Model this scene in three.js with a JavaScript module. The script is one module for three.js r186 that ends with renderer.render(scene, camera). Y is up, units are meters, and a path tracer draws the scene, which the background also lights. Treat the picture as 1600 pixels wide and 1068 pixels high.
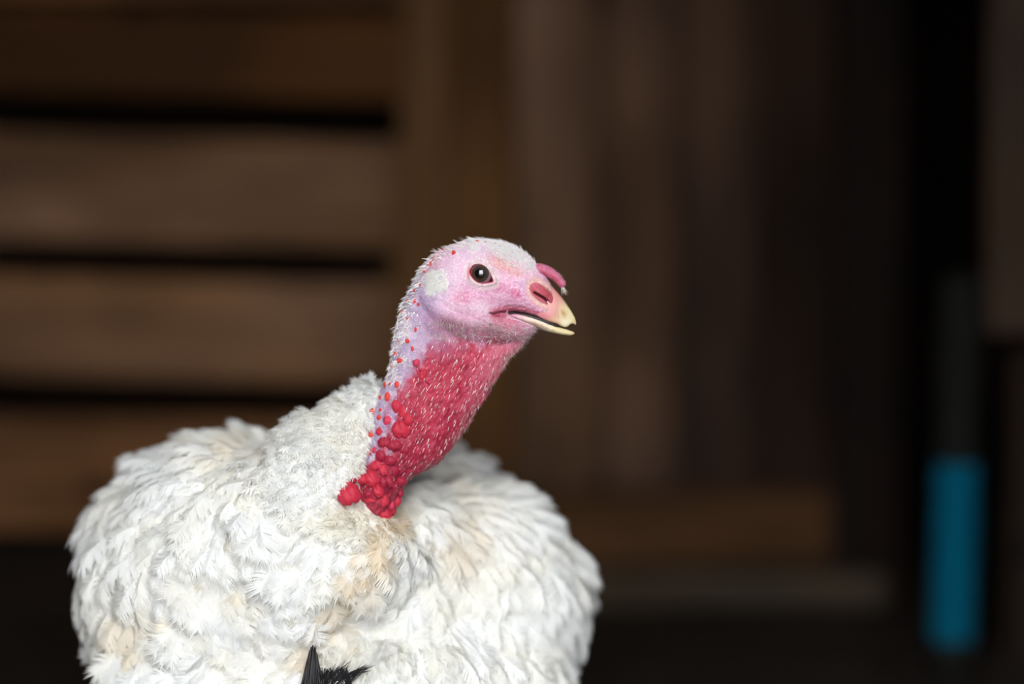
import * as THREE from 'three';
import { mergeGeometries } from 'three/addons/utils/BufferGeometryUtils.js';
import { RoundedBoxGeometry } from 'three/addons/geometries/RoundedBoxGeometry.js';

// ---------------------------------------------------------------- camera, sky, exposure
const FOCUS = 1.89, PITCH = THREE.MathUtils.degToRad(-3.7), CAM_H = 0.595;
const scene = new THREE.Scene();
const camera = new THREE.PerspectiveCamera(16.07, 1600 / 1068, 0.05, 200);
camera.filmGauge = 36;
camera.position.set(0, CAM_H, FOCUS);
camera.rotation.x = PITCH;
camera.focus = FOCUS - 0.022;
camera.userData.fStop = 1.25;
camera.updateMatrixWorld(true);

// overcast sky: a little brighter overhead, slightly cool
const SKY = [0.965, 1.0, 1.035];
const skyData = new Float32Array(64 * 32 * 4);
for (let j = 0; j < 32; j++) for (let i = 0; i < 64; i++) {
  const el = ((j + 0.5) / 32 - 0.5) * Math.PI, up = Math.max(0, Math.sin(el));
  const b = el < 0 ? 0.12 : 0.55 + 0.45 * up, o = (j * 64 + i) * 4;
  for (let c = 0; c < 3; c++) skyData[o + c] = b * (el < 0 ? [1, 0.92, 0.8][c] : SKY[c]);
  skyData[o + 3] = 1;
}
const sky = new THREE.DataTexture(skyData, 64, 32, THREE.RGBAFormat, THREE.FloatType);
sky.mapping = THREE.EquirectangularReflectionMapping; sky.magFilter = THREE.LinearFilter; sky.needsUpdate = true;
scene.background = sky; scene.environment = sky;
const SKY_POWER = 4.0;
scene.backgroundIntensity = SKY_POWER; scene.environmentIntensity = SKY_POWER;

const renderer = new THREE.WebGLRenderer({ antialias: true });
renderer.toneMapping = THREE.LinearToneMapping;
renderer.toneMappingExposure = 3.85;
renderer.shadowMap.enabled = true;

// ---------------------------------------------------------------- helpers
let seed = 12345;
const rnd = () => { seed = (seed + 0x6d2b79f5) | 0; let t = Math.imul(seed ^ (seed >>> 15), 1 | seed); t = (t + Math.imul(t ^ (t >>> 7), 61 | t)) ^ t; return ((t ^ (t >>> 14)) >>> 0) / 4294967296; };
const rr = (a, b) => a + (b - a) * rnd();
const V = (x, y, z) => new THREE.Vector3(x, y, z);
const clamp = (x, a = 0, b = 1) => Math.min(b, Math.max(a, x));
const ss = (a, b, x) => { const t = clamp((x - a) / (b - a)); return t * t * (3 - 2 * t); };
const lerp = (a, b, t) => a + (b - a) * t;
const hash = (x, y, z) => { let h = Math.imul(x, 374761393) ^ Math.imul(y, 668265263) ^ Math.imul(z, 2147483647 - 77777); h = Math.imul(h ^ (h >>> 13), 1274126177); return ((h ^ (h >>> 16)) >>> 0) / 4294967296; };
function noise(x, y, z) {                       // value noise, -1 .. 1
  const xi = Math.floor(x), yi = Math.floor(y), zi = Math.floor(z);
  let fx = x - xi, fy = y - yi, fz = z - zi;
  fx = fx * fx * (3 - 2 * fx); fy = fy * fy * (3 - 2 * fy); fz = fz * fz * (3 - 2 * fz);
  const l = (a, b, t) => a + (b - a) * t;
  return 2 * l(l(l(hash(xi, yi, zi), hash(xi + 1, yi, zi), fx), l(hash(xi, yi + 1, zi), hash(xi + 1, yi + 1, zi), fx), fy),
    l(l(hash(xi, yi, zi + 1), hash(xi + 1, yi, zi + 1), fx), l(hash(xi, yi + 1, zi + 1), hash(xi + 1, yi + 1, zi + 1), fx), fy), fz) - 1;
}
const fbm = (x, y, z) => 0.6 * noise(x, y, z) + 0.28 * noise(2.1 * x + 7, 2.1 * y, 2.1 * z) + 0.12 * noise(4.3 * x, 4.3 * y + 3, 4.3 * z);
const lin = (c) => { c /= 255; return c <= 0.04045 ? c / 12.92 : Math.pow((c + 0.055) / 1.055, 2.4); };
const rgb = (r, g, b) => [lin(r), lin(g), lin(b)];
const col = (r, g, b) => new THREE.Color().setRGB(...rgb(r, g, b));
const mixc = (a, b, t) => [lerp(a[0], b[0], t), lerp(a[1], b[1], t), lerp(a[2], b[2], t)];
const used = {};
const numbered = (n) => { used[n] = (used[n] ?? -1) + 1; return used[n] ? `${n}_${String(used[n]).padStart(3, '0')}` : n; };
function put(parent, name, geo, mat, data) {
  const m = new THREE.Mesh(geo, mat); m.name = numbered(name); m.castShadow = m.receiveShadow = true;
  if (data) Object.assign(m.userData, data);
  parent.add(m); return m;
}
// a picture position on the plane z = zp of the shed
function onPlane(px, py, zp) {
  const t = Math.tan(THREE.MathUtils.degToRad(16.07 / 2)) / 534;
  const d = V((px - 800) * t, (534 - py) * t, -1).applyEuler(camera.rotation);
  return camera.position.clone().addScaledVector(d, (zp - camera.position.z) / d.z);
}

// ---------------------------------------------------------------- materials of the shed
function woodTexture(w, h, s) {
  const d = new Uint8Array(w * h * 4);
  for (let j = 0; j < h; j++) for (let i = 0; i < w; i++) {
    const u = i / w, v = j / h;                                          // grain runs along u; u 0..1 = 2 m, v 0..1 = 0.5 m
    const wob = fbm(u * 5 + s, v * 3, s) * 0.6;
    const g = noise(u * 9, v * 70 + wob * 9, s), g2 = noise(u * 22, v * 190 + wob * 20, s + 5), bl = fbm(u * 9 + 3, v * 4 + s, s + 9), st = fbm(u * 3 + 1, v * 14, s + 3);
    let k = 0.78 + 0.12 * g + 0.06 * g2 + 0.30 * bl + 0.16 * st;
    for (const [ku, kv] of [[0.17, 0.36], [0.52, 0.74], [0.83, 0.22]]) { const r = Math.hypot((u - ku) * 2, (v - kv) * 0.5 * 1.6); k *= 1 - 0.65 * (1 - ss(0.006, 0.03, r)); }
    const warm = 0.5 + 0.5 * fbm(u * 6 + 11, v * 3 + 2, s + 21), o = (j * w + i) * 4;
    d[o] = 255 * clamp(k); d[o + 1] = 255 * clamp(k * lerp(0.99, 0.9, warm)); d[o + 2] = 255 * clamp(k * lerp(1.0, 0.72, warm)); d[o + 3] = 255;
  }
  const t = new THREE.DataTexture(d, w, h); t.colorSpace = THREE.SRGBColorSpace; t.wrapS = t.wrapT = THREE.MirroredRepeatWrapping;
  t.magFilter = THREE.LinearFilter; t.minFilter = THREE.LinearMipmapLinearFilter; t.generateMipmaps = true; t.needsUpdate = true; return t;
}
const woodA = woodTexture(1024, 384, 1.7), woodB = woodTexture(1024, 384, 8.3);
const wood = (r, g, b, map = woodA, rough = 0.85) => new THREE.MeshPhysicalMaterial({ color: col(r, g, b).multiplyScalar(0.77), map, roughness: rough, specularIntensity: 0.3, bumpMap: map, bumpScale: 0.0015 });
const soilTex = (() => {
  const n = 256, d = new Uint8Array(n * n * 4);
  for (let j = 0; j < n; j++) for (let i = 0; i < n; i++) { const k = 150 + 60 * fbm(i / 18, j / 18, 4) + 40 * noise(i / 3, j / 3, 9), o = (j * n + i) * 4; d[o] = k; d[o + 1] = k * 0.95; d[o + 2] = k * 0.88; d[o + 3] = 255; }
  const t = new THREE.DataTexture(d, n, n); t.colorSpace = THREE.SRGBColorSpace; t.wrapS = t.wrapT = THREE.MirroredRepeatWrapping; t.magFilter = THREE.LinearFilter; t.needsUpdate = true; return t;
})();
const M = {
  plank: wood(160, 124, 99), plank2: wood(150, 110, 80, woodB), plankWarmDim: wood(104, 69, 38, woodB), post: wood(128, 96, 66, woodB), stile: wood(124, 88, 54), panel: wood(131, 103, 86, woodB),
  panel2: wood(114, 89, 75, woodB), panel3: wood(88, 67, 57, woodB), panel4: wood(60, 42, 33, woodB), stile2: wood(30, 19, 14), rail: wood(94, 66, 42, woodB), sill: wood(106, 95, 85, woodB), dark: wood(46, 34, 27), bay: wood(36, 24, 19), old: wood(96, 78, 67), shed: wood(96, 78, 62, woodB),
  soil: new THREE.MeshPhysicalMaterial({ color: col(74, 64, 56), map: soilTex, roughness: 0.95, specularIntensity: 0.3, bumpMap: soilTex, bumpScale: 0.01 }),
  yard: new THREE.MeshStandardMaterial({ color: col(112, 102, 92), map: soilTex, roughness: 0.95 }),
  pipe: new THREE.MeshPhysicalMaterial({ color: col(24, 24, 22), roughness: 0.9, specularIntensity: 0.15 }),
  blue: new THREE.MeshPhysicalMaterial({ color: col(0, 80, 104), roughness: 0.85, specularIntensity: 0.1 }),
};
// a board with chamfered edges: its centre, size and grain direction; uv in metres
function board(w, h, t, vertical, r = 0.004) {
  const g = new RoundedBoxGeometry(w, h, t, 2, Math.min(r, t / 3)), p = g.attributes.position, uv = g.attributes.uv, ou = rr(0, 2), ov = rr(0, 2);
  for (let i = 0; i < p.count; i++) { const a = vertical ? p.getY(i) : p.getX(i), b = (vertical ? p.getX(i) : p.getY(i)) + p.getZ(i); uv.setXY(i, ou + a / 2, ov + b / 0.5); }
  return g;
}
const struct = (name) => { const g = new THREE.Group(); g.name = numbered(name); g.userData.kind = 'structure'; scene.add(g); return g; };

// ---------------------------------------------------------------- the shed
const ZB = -1.5;                                       // face of the back wall
const Z_FRONT = 1.75, X_L = -1.8, X_R = 1.5, TOP = 2.75;
{
  const f = new THREE.PlaneGeometry(X_R - X_L + 0.4, Z_FRONT - ZB + 2.2, 90, 90); f.rotateX(-Math.PI / 2);
  const p = f.attributes.position; for (let i = 0; i < p.count; i++) p.setY(i, 0.008 * fbm(p.getX(i) * 6, 0, p.getZ(i) * 6) - 0.008);
  f.computeVertexNormals(); const uv = f.attributes.uv; for (let i = 0; i < p.count; i++) uv.setXY(i, p.getX(i) * 1.5, p.getZ(i) * 1.5);
  const m = put(scene, 'floor', f, M.soil, { kind: 'structure' }); m.position.set((X_L + X_R) / 2, 0, (Z_FRONT + ZB - 2.2) / 2 + 0.2);
  const y = new THREE.BoxGeometry(60, 0.2, 40), yu = y.attributes.uv; for (let i = 0; i < yu.count; i++) yu.setXY(i, yu.getX(i) * 60, yu.getY(i) * 40);
  put(scene, 'ground', y, M.yard, { kind: 'structure' }).position.set(0, -0.118, Z_FRONT + 20.1);
}
// back wall, left half: horizontal planks, each a little out of level, dark gaps between
const wallBack = struct('wall_back');
function plankFrom(parent, name, [x0, y0, x1, y1], [yr0, yr1], z, t, mat, vertical = false) {   // corners on the left edge y0..y1, on the right edge yr0..yr1
  const a = onPlane(x0, y0, z), b = onPlane(x0, y1, z), c = onPlane(x1, yr0, z), d = onPlane(x1, yr1, z);
  const w = c.x - a.x, h = ((a.y - b.y) + (c.y - d.y)) / 2, tilt = Math.atan2((c.y + d.y - a.y - b.y) / 2, w);
  const m = put(parent, name, board(w, h, t, vertical, 0.006), mat);
  m.position.set((a.x + c.x) / 2, (a.y + b.y + c.y + d.y) / 4, z - t / 2); m.rotation.z = tilt; return m;
}
plankFrom(wallBack, 'plank', [-1180, -198, 690, -20], [-178, 4], ZB, 0.03, M.plank2);
plankFrom(wallBack, 'plank', [-1180, -12, 690, 105], [12, 172], ZB, 0.03, M.plankWarmDim);  // warm plank, its colour darkened for the light fading towards the top
plankFrom(wallBack, 'plank', [-1180, 179, 690, 349], [226, 391], ZB, 0.03, M.plank);
plankFrom(wallBack, 'plank', [-1180, 399, 690, 559], [446, 604], ZB, 0.03, M.plank);
plankFrom(wallBack, 'plank', [-1180, 638, 690, 821], [658, 834], ZB, 0.03, M.plank2);
plankFrom(wallBack, 'plank', [-1180, 847, 690, 960], [850, 960], ZB, 0.03, M.dark);
for (let k = 0; k < 7; k++) plankFrom(wallBack, 'plank', [-1180, -205 - 190 * (k + 1), 690, -21 - 190 * (k + 1)], [-190 - 190 * (k + 1), -6 - 190 * (k + 1)], ZB, 0.03, M.plank);
{ // crooked post between planks and door
  const pts = [[640, -1500], [693, -1500], [693, 948], [586, 948], [600, 640], [616, 415], [630, 190]].map(([x, y]) => onPlane(x, y, ZB));
  const s = new THREE.Shape(pts.map((p) => new THREE.Vector2(p.x, p.y)));
  const g = new THREE.ExtrudeGeometry(s, { depth: 0.035, bevelEnabled: true, bevelSize: 0.004, bevelThickness: 0.004, bevelSegments: 2 });
  const p = g.attributes.position, uv = g.attributes.uv; for (let i = 0; i < p.count; i++) uv.setXY(i, p.getY(i) / 2, (p.getX(i) + p.getZ(i)) / 0.5);
  put(wallBack, 'post', g, M.post).position.z = ZB - 0.01;
}
// the door: stiles, rails, vertical boards
const door = struct('door_1');
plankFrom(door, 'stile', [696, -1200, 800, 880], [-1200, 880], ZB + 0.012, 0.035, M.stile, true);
plankFrom(door, 'stile', [1316, -1200, 1392, 880], [-1200, 880], ZB + 0.012, 0.035, M.stile2, true);  // right stile: the fading light is put into its dark colour
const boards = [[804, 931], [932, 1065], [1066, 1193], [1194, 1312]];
boards.forEach(([a, b], i) => plankFrom(door, 'door_board', [a, -1200, b, 764], [-1200, 764], ZB - 0.006, 0.025, [M.panel, M.panel2, M.panel3, M.panel4][i], true));  // board colours darken to the right, standing in for light falloff
plankFrom(door, 'rail', [802, 766, 1314, 884], [766, 884], ZB + 0.004, 0.03, M.rail);
plankFrom(door, 'rail', [802, -1400, 1314, -1210], [-1400, -1210], ZB + 0.004, 0.03, M.rail);
const sill = struct('trim_1');
plankFrom(sill, 'sill_board', [640, 896, 1385, 950], [896, 952], ZB + 0.05, 0.09, M.sill);
// behind the planks, the dark cavity, and the dark bay to the right of the door
const bx = (parent, name, x0, y0, z0, x1, y1, z1, mat) => { const m = put(parent, name, board(x1 - x0, y1 - y0, z1 - z0, false), mat); m.position.set((x0 + x1) / 2, (y0 + y1) / 2, (z0 + z1) / 2); return m; };
const xDoorR = onPlane(1392, 500, ZB).x;
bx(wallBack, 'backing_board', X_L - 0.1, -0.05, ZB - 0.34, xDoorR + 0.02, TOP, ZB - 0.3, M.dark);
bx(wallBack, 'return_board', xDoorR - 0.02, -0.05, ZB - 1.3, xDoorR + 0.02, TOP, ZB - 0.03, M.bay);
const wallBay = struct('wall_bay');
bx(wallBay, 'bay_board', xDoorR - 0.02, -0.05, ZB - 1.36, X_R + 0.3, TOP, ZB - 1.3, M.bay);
// right side: partition boards that end above a lower board
const wallRight = struct('wall_right');
{
  const z = -1.12;
  plankFrom(wallRight, 'plank', [1567, -1500, 1745, 522], [-1500, 522], z, 0.03, M.old, true);
  plankFrom(wallRight, 'plank', [1750, -1500, 2000, 524], [-1500, 524], z, 0.03, M.old, true);
  plankFrom(wallRight, 'plank', [1580, 548, 1760, 1080], [548, 1080], z - 0.02, 0.03, M.dark, true);
  plankFrom(wallRight, 'plank', [1764, 548, 2000, 1080], [548, 1080], z - 0.02, 0.03, M.dark, true);
}
bx(wallRight, 'side_board', X_R, -0.05, ZB - 1.36, X_R + 0.06, TOP, Z_FRONT, M.shed);
bx(struct('wall_left'), 'side_board', X_L - 0.06, -0.05, ZB - 0.34, X_L, TOP, Z_FRONT, M.shed);
bx(struct('ceiling'), 'roof_board', X_L - 0.2, TOP, ZB - 1.5, X_R + 0.4, TOP + 0.06, Z_FRONT + 0.1, M.shed);
const wallFront = struct('wall_front');
const DOOR_L = -0.56, DOOR_R = 0.62, DOOR_T = 1.9;
bx(wallFront, 'front_board', X_L - 0.06, -0.05, Z_FRONT - 0.06, DOOR_L, TOP, Z_FRONT, M.shed);
bx(wallFront, 'front_board', DOOR_R, -0.05, Z_FRONT - 0.06, X_R + 0.06, TOP, Z_FRONT, M.shed);
bx(wallFront, 'header_board', DOOR_L, DOOR_T, Z_FRONT - 0.06, DOOR_R, TOP, Z_FRONT, M.shed);

// upright pipe with a blue sleeve in the dark bay
{
  const z = -1.05, top = onPlane(1502, 430, z), base = V(onPlane(1486, 1050, z).x, 0, z);
  const g = new THREE.Group(); g.name = 'pipe'; scene.add(g); g.position.copy(base);
  g.userData = { label: 'dark grey upright pipe with a bright blue plastic sleeve in the dark bay', category: 'pipe' };
  const H = top.y, lean = Math.atan2(top.x - base.x, H);
  const lathe = (pts, mat, name, parent, data) => { const m = put(parent, name, new THREE.LatheGeometry(pts.map(([r, y]) => new THREE.Vector2(r, y)), 40), mat, data); return m; };
  g.rotation.z = -lean;
  const yOf = (py) => onPlane(1490, py, z).y;
  const yb = yOf(1001), yt = yOf(722);
  lathe([[0.001, -0.004], [0.0262, -0.004], [0.0262, yb], [0.0225, yb + 0.01], [0.0225, yt - 0.01], [0.0262, yt], [0.0262, H - 0.01], [0.0225, H], [0.001, H]], M.pipe, 'tube', g);
  for (const [a, b] of [[596, 578], [548, 530], [470, 456]]) lathe([[0.025, yOf(a)], [0.030, yOf(a) + 0.002], [0.030, yOf(b) - 0.002], [0.025, yOf(b)]], M.pipe, 'collar', g);
  lathe([[0.0228, yb], [0.0262, yb + 0.002], [0.0272, yb + 0.004], [0.0266, yb + 0.02], [0.0266, yt - 0.012], [0.0272, yt - 0.004], [0.0262, yt], [0.0228, yt]], M.blue, 'sleeve', g, { label: 'bright blue plastic sleeve' });
}

// ================================================================ THE TURKEY
// Its builder space: x to the right, y up, z towards the camera, in units of half a millimetre around the head; MB turns that into metres.
const S = 2 * FOCUS * Math.tan(THREE.MathUtils.degToRad(16.07 / 2)) / 1068, DPX = FOCUS / S;
const turkey = new THREE.Group(); turkey.name = 'turkey'; scene.add(turkey);
turkey.userData = { label: 'white domestic turkey with bare red neck and pale pink head, looking to the right', category: 'turkey' };
const MB = new THREE.Matrix4();
{
  const base = V(-0.15, 0, -0.12); turkey.position.copy(base);
  MB.makeTranslation(-base.x, -base.y, -base.z).multiply(camera.matrixWorld).multiply(new THREE.Matrix4().makeScale(S, S, S)).multiply(new THREE.Matrix4().makeTranslation(-800, 534, -DPX));
}
const MBI = MB.clone().invert();
const at = (px, py, w) => { const k = (DPX - w) / DPX; return V(800 + (px - 800) * k, -(534 + (py - 534) * k), w); };   // seen position and depth

// ---- surface nets: a mesh of the zero level of f on a grid
function surfaceNets(x0, y0, z0, x1, y1, z1, h, f, keep) {
  const nx = Math.ceil((x1 - x0) / h) + 1, ny = Math.ceil((y1 - y0) / h) + 1, nz = Math.ceil((z1 - z0) / h) + 1;
  const val = new Float32Array(nx * ny * nz), id = new Int32Array(nx * ny * nz).fill(-1);
  let n = 0; for (let k = 0; k < nz; k++) for (let j = 0; j < ny; j++) for (let i = 0; i < nx; i++) val[n++] = f(x0 + i * h, y0 + j * h, z0 + k * h);
  const pos = [], idx = [], sx = 1, sy = nx, sz = nx * ny;
  const C = [0, sx, sy, sx + sy, sz, sx + sz, sy + sz, sx + sy + sz], E = [[0, 1], [2, 3], [4, 5], [6, 7], [0, 2], [1, 3], [4, 6], [5, 7], [0, 4], [1, 5], [2, 6], [3, 7]];
  for (let k = 0; k < nz - 1; k++) for (let j = 0; j < ny - 1; j++) for (let i = 0; i < nx - 1; i++) {
    const o = i + j * sy + k * sz; let m = 0;
    for (let c = 0; c < 8; c++) if (val[o + C[c]] < 0) m |= 1 << c;
    if (m === 0 || m === 255) continue;
    let px = 0, py = 0, pz = 0, e = 0;
    for (const [a, b] of E) {
      const ia = (m >> a) & 1, ib = (m >> b) & 1; if (ia === ib) continue;
      const va = val[o + C[a]], vb = val[o + C[b]], t = va / (va - vb);
      px += (a & 1) + t * ((b & 1) - (a & 1)); py += ((a >> 1) & 1) + t * (((b >> 1) & 1) - ((a >> 1) & 1)); pz += ((a >> 2) & 1) + t * (((b >> 2) & 1) - ((a >> 2) & 1)); e++;
    }
    id[o] = pos.length / 3; pos.push(x0 + (i + px / e) * h, y0 + (j + py / e) * h, z0 + (k + pz / e) * h);
  }
  for (let k = 1; k < nz - 1; k++) for (let j = 1; j < ny - 1; j++) for (let i = 1; i < nx - 1; i++) {
    const o = i + j * sy + k * sz, a = val[o] < 0;
    for (const [d, u, v] of [[sx, sy, sz], [sy, sz, sx], [sz, sx, sy]]) {
      const b = val[o + d] < 0; if (a === b) continue;
      const q = [id[o - u - v], id[o - v], id[o], id[o - u]]; if (q.some((x) => x < 0)) continue;
      if (a) idx.push(q[0], q[1], q[2], q[0], q[2], q[3]); else idx.push(q[0], q[2], q[1], q[0], q[3], q[2]);
    }
  }
  const g = new THREE.BufferGeometry(); g.setAttribute('position', new THREE.Float32BufferAttribute(pos, 3)); g.setIndex(idx); g.computeVertexNormals(); return g;
}

// ---- head and neck: side outline, with a depth of its own at every place
const OUT = new THREE.CatmullRomCurve3([
  [566, 800], [556, 776], [553, 748], [568, 712], [576, 665], [583, 635], [598, 600], [608, 572], [612, 540], [617, 518], [622, 494], [633, 464], [646, 440], [657, 418], [674, 399], [697, 386], [719, 377], [738, 373], [762, 373.5],
  [787, 378], [808, 386], [825, 398], [838, 411], [851, 430], [862, 445], [870, 462], [868, 484], [858, 497], [845, 496.5], [820, 489.5], [804, 486.5], [796, 487.5], [804, 490.5], [820, 495], [838, 503], [842, 512], [831, 522],
  [823, 533], [817, 541], [804, 553], [792, 566], [774, 597], [750, 635], [731, 665], [712, 692], [688, 721], [663, 737], [638, 750], [628, 766], [617, 792], [602, 810], [582, 812],
].map(([x, y]) => V(x, y, 0)), true, 'centripetal', 0.5).getPoints(420);
const GX0 = 480, GY0 = 350, GW = 420, GH = 560;
function polyDist(x, y, P) {
  let d = 1e9, s = 1;
  for (let i = 0, j = P.length - 1; i < P.length; j = i++) {
    const ex = P[j].x - P[i].x, ey = P[j].y - P[i].y, wx = x - P[i].x, wy = y - P[i].y, t = clamp((wx * ex + wy * ey) / (ex * ex + ey * ey + 1e-9));
    const qx = wx - ex * t, qy = wy - ey * t; d = Math.min(d, qx * qx + qy * qy);
    if ((P[i].y > y) !== (P[j].y > y) && x < (ex * (y - P[i].y)) / ey + P[i].x) s = -s;
  }
  return s * Math.sqrt(d);
}
function blur(a, r) {
  const t = new Float32Array(a.length), o = new Float32Array(a.length);
  for (let y = 0; y < GH; y++) for (let x = 0; x < GW; x++) { let s = 0, n = 0; for (let k = -r; k <= r; k++) { const q = x + k; if (q >= 0 && q < GW) { s += a[y * GW + q]; n++; } } t[y * GW + x] = s / n; }
  for (let y = 0; y < GH; y++) for (let x = 0; x < GW; x++) { let s = 0, n = 0; for (let k = -r; k <= r; k++) { const q = y + k; if (q >= 0 && q < GH) { s += t[q * GW + x]; n++; } } o[y * GW + x] = s / n; }
  return o;
}
const RH = [[745, 440, 62, 45], [700, 440, 62, 45], [800, 430, 46, 33], [790, 475, 38, 32], [835, 455, 30, 24], [864, 472, 18, 15], [765, 515, 46, 38], [690, 520, 74, 47], [812, 520, 16, 18], [800, 545, 22, 17], [645, 520, 56, 46],
  [690, 600, 76, 47], [620, 620, 56, 50], [740, 600, 60, 40], [660, 680, 65, 52], [600, 720, 50, 52], [560, 800, 60, 60], [685, 705, 44, 38], [560, 880, 60, 60]];
const G2 = new Float32Array(GW * GH), GR = new Float32Array(GW * GH), GHH = new Float32Array(GW * GH);
for (let y = 0; y < GH; y++) for (let x = 0; x < GW; x++) {
  const X = x + GX0, Y = y + GY0, o = y * GW + x; G2[o] = polyDist(X, Y, OUT);
  let w = 1e-12, r = 0, hh = 0; for (const [a, b, R, Hh] of RH) { const q = Math.exp(-((X - a) ** 2 + (Y - b) ** 2) / (2 * 32 * 32)) + 1e-9; w += q; r += q * R; hh += q * Hh; }
  GR[o] = r / w; GHH[o] = hh / w;
}
const deep = blur(blur(G2, 7), 7);
for (let i = 0; i < G2.length; i++) G2[i] = lerp(G2[i], deep[i], ss(4, 22, -G2[i]));
const GDh = G2.map((d, i) => { const R = GR[i], r = clamp((R + d) / R); return d > 0 ? 0 : GHH[i] * Math.sqrt(Math.max(0, 1 - r * r)); });   // half depth
function sample(a, X, Y) { const x = clamp(X - GX0, 0, GW - 1.001), y = clamp(Y - GY0, 0, GH - 1.001), i = x | 0, j = y | 0, fx = x - i, fy = y - j, o = j * GW + i; return (a[o] * (1 - fx) + a[o + 1] * fx) * (1 - fy) + (a[o + GW] * (1 - fx) + a[o + GW + 1] * fx) * fy; }
const gz = (y) => -0.16 * Math.max(0, y - 560);                       // the neck leans back towards the body
const gauss = (x, y, cx, cy, rx, ry = rx, ang = 0) => { const c = Math.cos(ang), s = Math.sin(ang), dx = x - cx, dy = y - cy, u = (c * dx + s * dy) / rx, v = (-s * dx + c * dy) / ry; return Math.exp(-(u * u + v * v)); };
function seg(x, y, pts) { let d = 1e9; for (let i = 0; i + 1 < pts.length; i++) { const [ax, ay] = pts[i], [bx_, by] = pts[i + 1], ex = bx_ - ax, ey = by - ay, t = clamp(((x - ax) * ex + (y - ay) * ey) / (ex * ex + ey * ey)); d = Math.min(d, Math.hypot(x - ax - ex * t, y - ay - ey * t)); } return d; }
const EYE = new THREE.CatmullRomCurve3([[735.6, 427], [738.6, 417.5], [745, 414.2], [752.8, 415], [759.8, 419.6], [765.4, 427.4], [769.3, 436], [770.6, 440.6], [763, 442.4], [755, 443.2], [748, 441.8], [740.6, 436.8]].map(([x, y]) => V(x, y, 0)), true, 'centripetal').getPoints(80);
const NOSTRIL = [[835, 457.5], [841, 461], [849, 465.5], [855, 470.5], [858, 475]], LIP = [[766, 489.5], [772, 490.5], [779, 488], [790, 487]], LIPUP = [[776, 486], [783, 480.5], [796, 478.5], [815, 480], [835, 486]], LIPLOW = [[770, 494], [782, 496.8], [797, 497], [812, 502], [840, 512]];
const JAW = [[655, 470], [672, 497], [700, 520], [735, 534], [775, 538], [815, 534]], FOLD = [[690, 480], [690, 540], [687, 600]], FOLD2 = [[646, 566], [655, 578], [663, 595], [673, 604]], BACKCHEEK = [[668, 420], [664, 445], [672, 464], [690, 475], [720, 490], [755, 505]];
// red-ness of the neck skin: 0 on the pale nape, 1 on the wattled front
const REDGE = [[702, 470], [690, 520], [662, 548], [640, 580], [618, 640], [597, 712], [530, 742]];
function redness(x, y) {
  let edge = REDGE[0][0]; for (let i = 0; i + 1 < REDGE.length; i++) { const [a, ya] = REDGE[i], [b, yb] = REDGE[i + 1]; if (y >= ya) edge = lerp(a, b, ss(ya, yb, y)); }
  return ss(-15, 15, x - edge + 11 * noise(x / 8, y / 18, 3) + 7 * noise(x / 4, y / 7, 8)) * ss(494, 546, y + 14 * noise(x / 9, y / 9, 5) + (x > 740 ? -6 : 0));
}
const cell = (x, y, z) => { let d = 9; const xi = Math.floor(x), yi = Math.floor(y), zi = Math.floor(z); for (let a = -1; a < 2; a++) for (let b = -1; b < 2; b++) for (let c = -1; c < 2; c++) { const X = xi + a, Y = yi + b, Z = zi + c; d = Math.min(d, (X + hash(X, Y, Z) - x) ** 2 + (Y + hash(Y, Z, X) - y) ** 2 + (Z + hash(Z, X, Y) - z) ** 2); } return Math.sqrt(d); };
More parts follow.
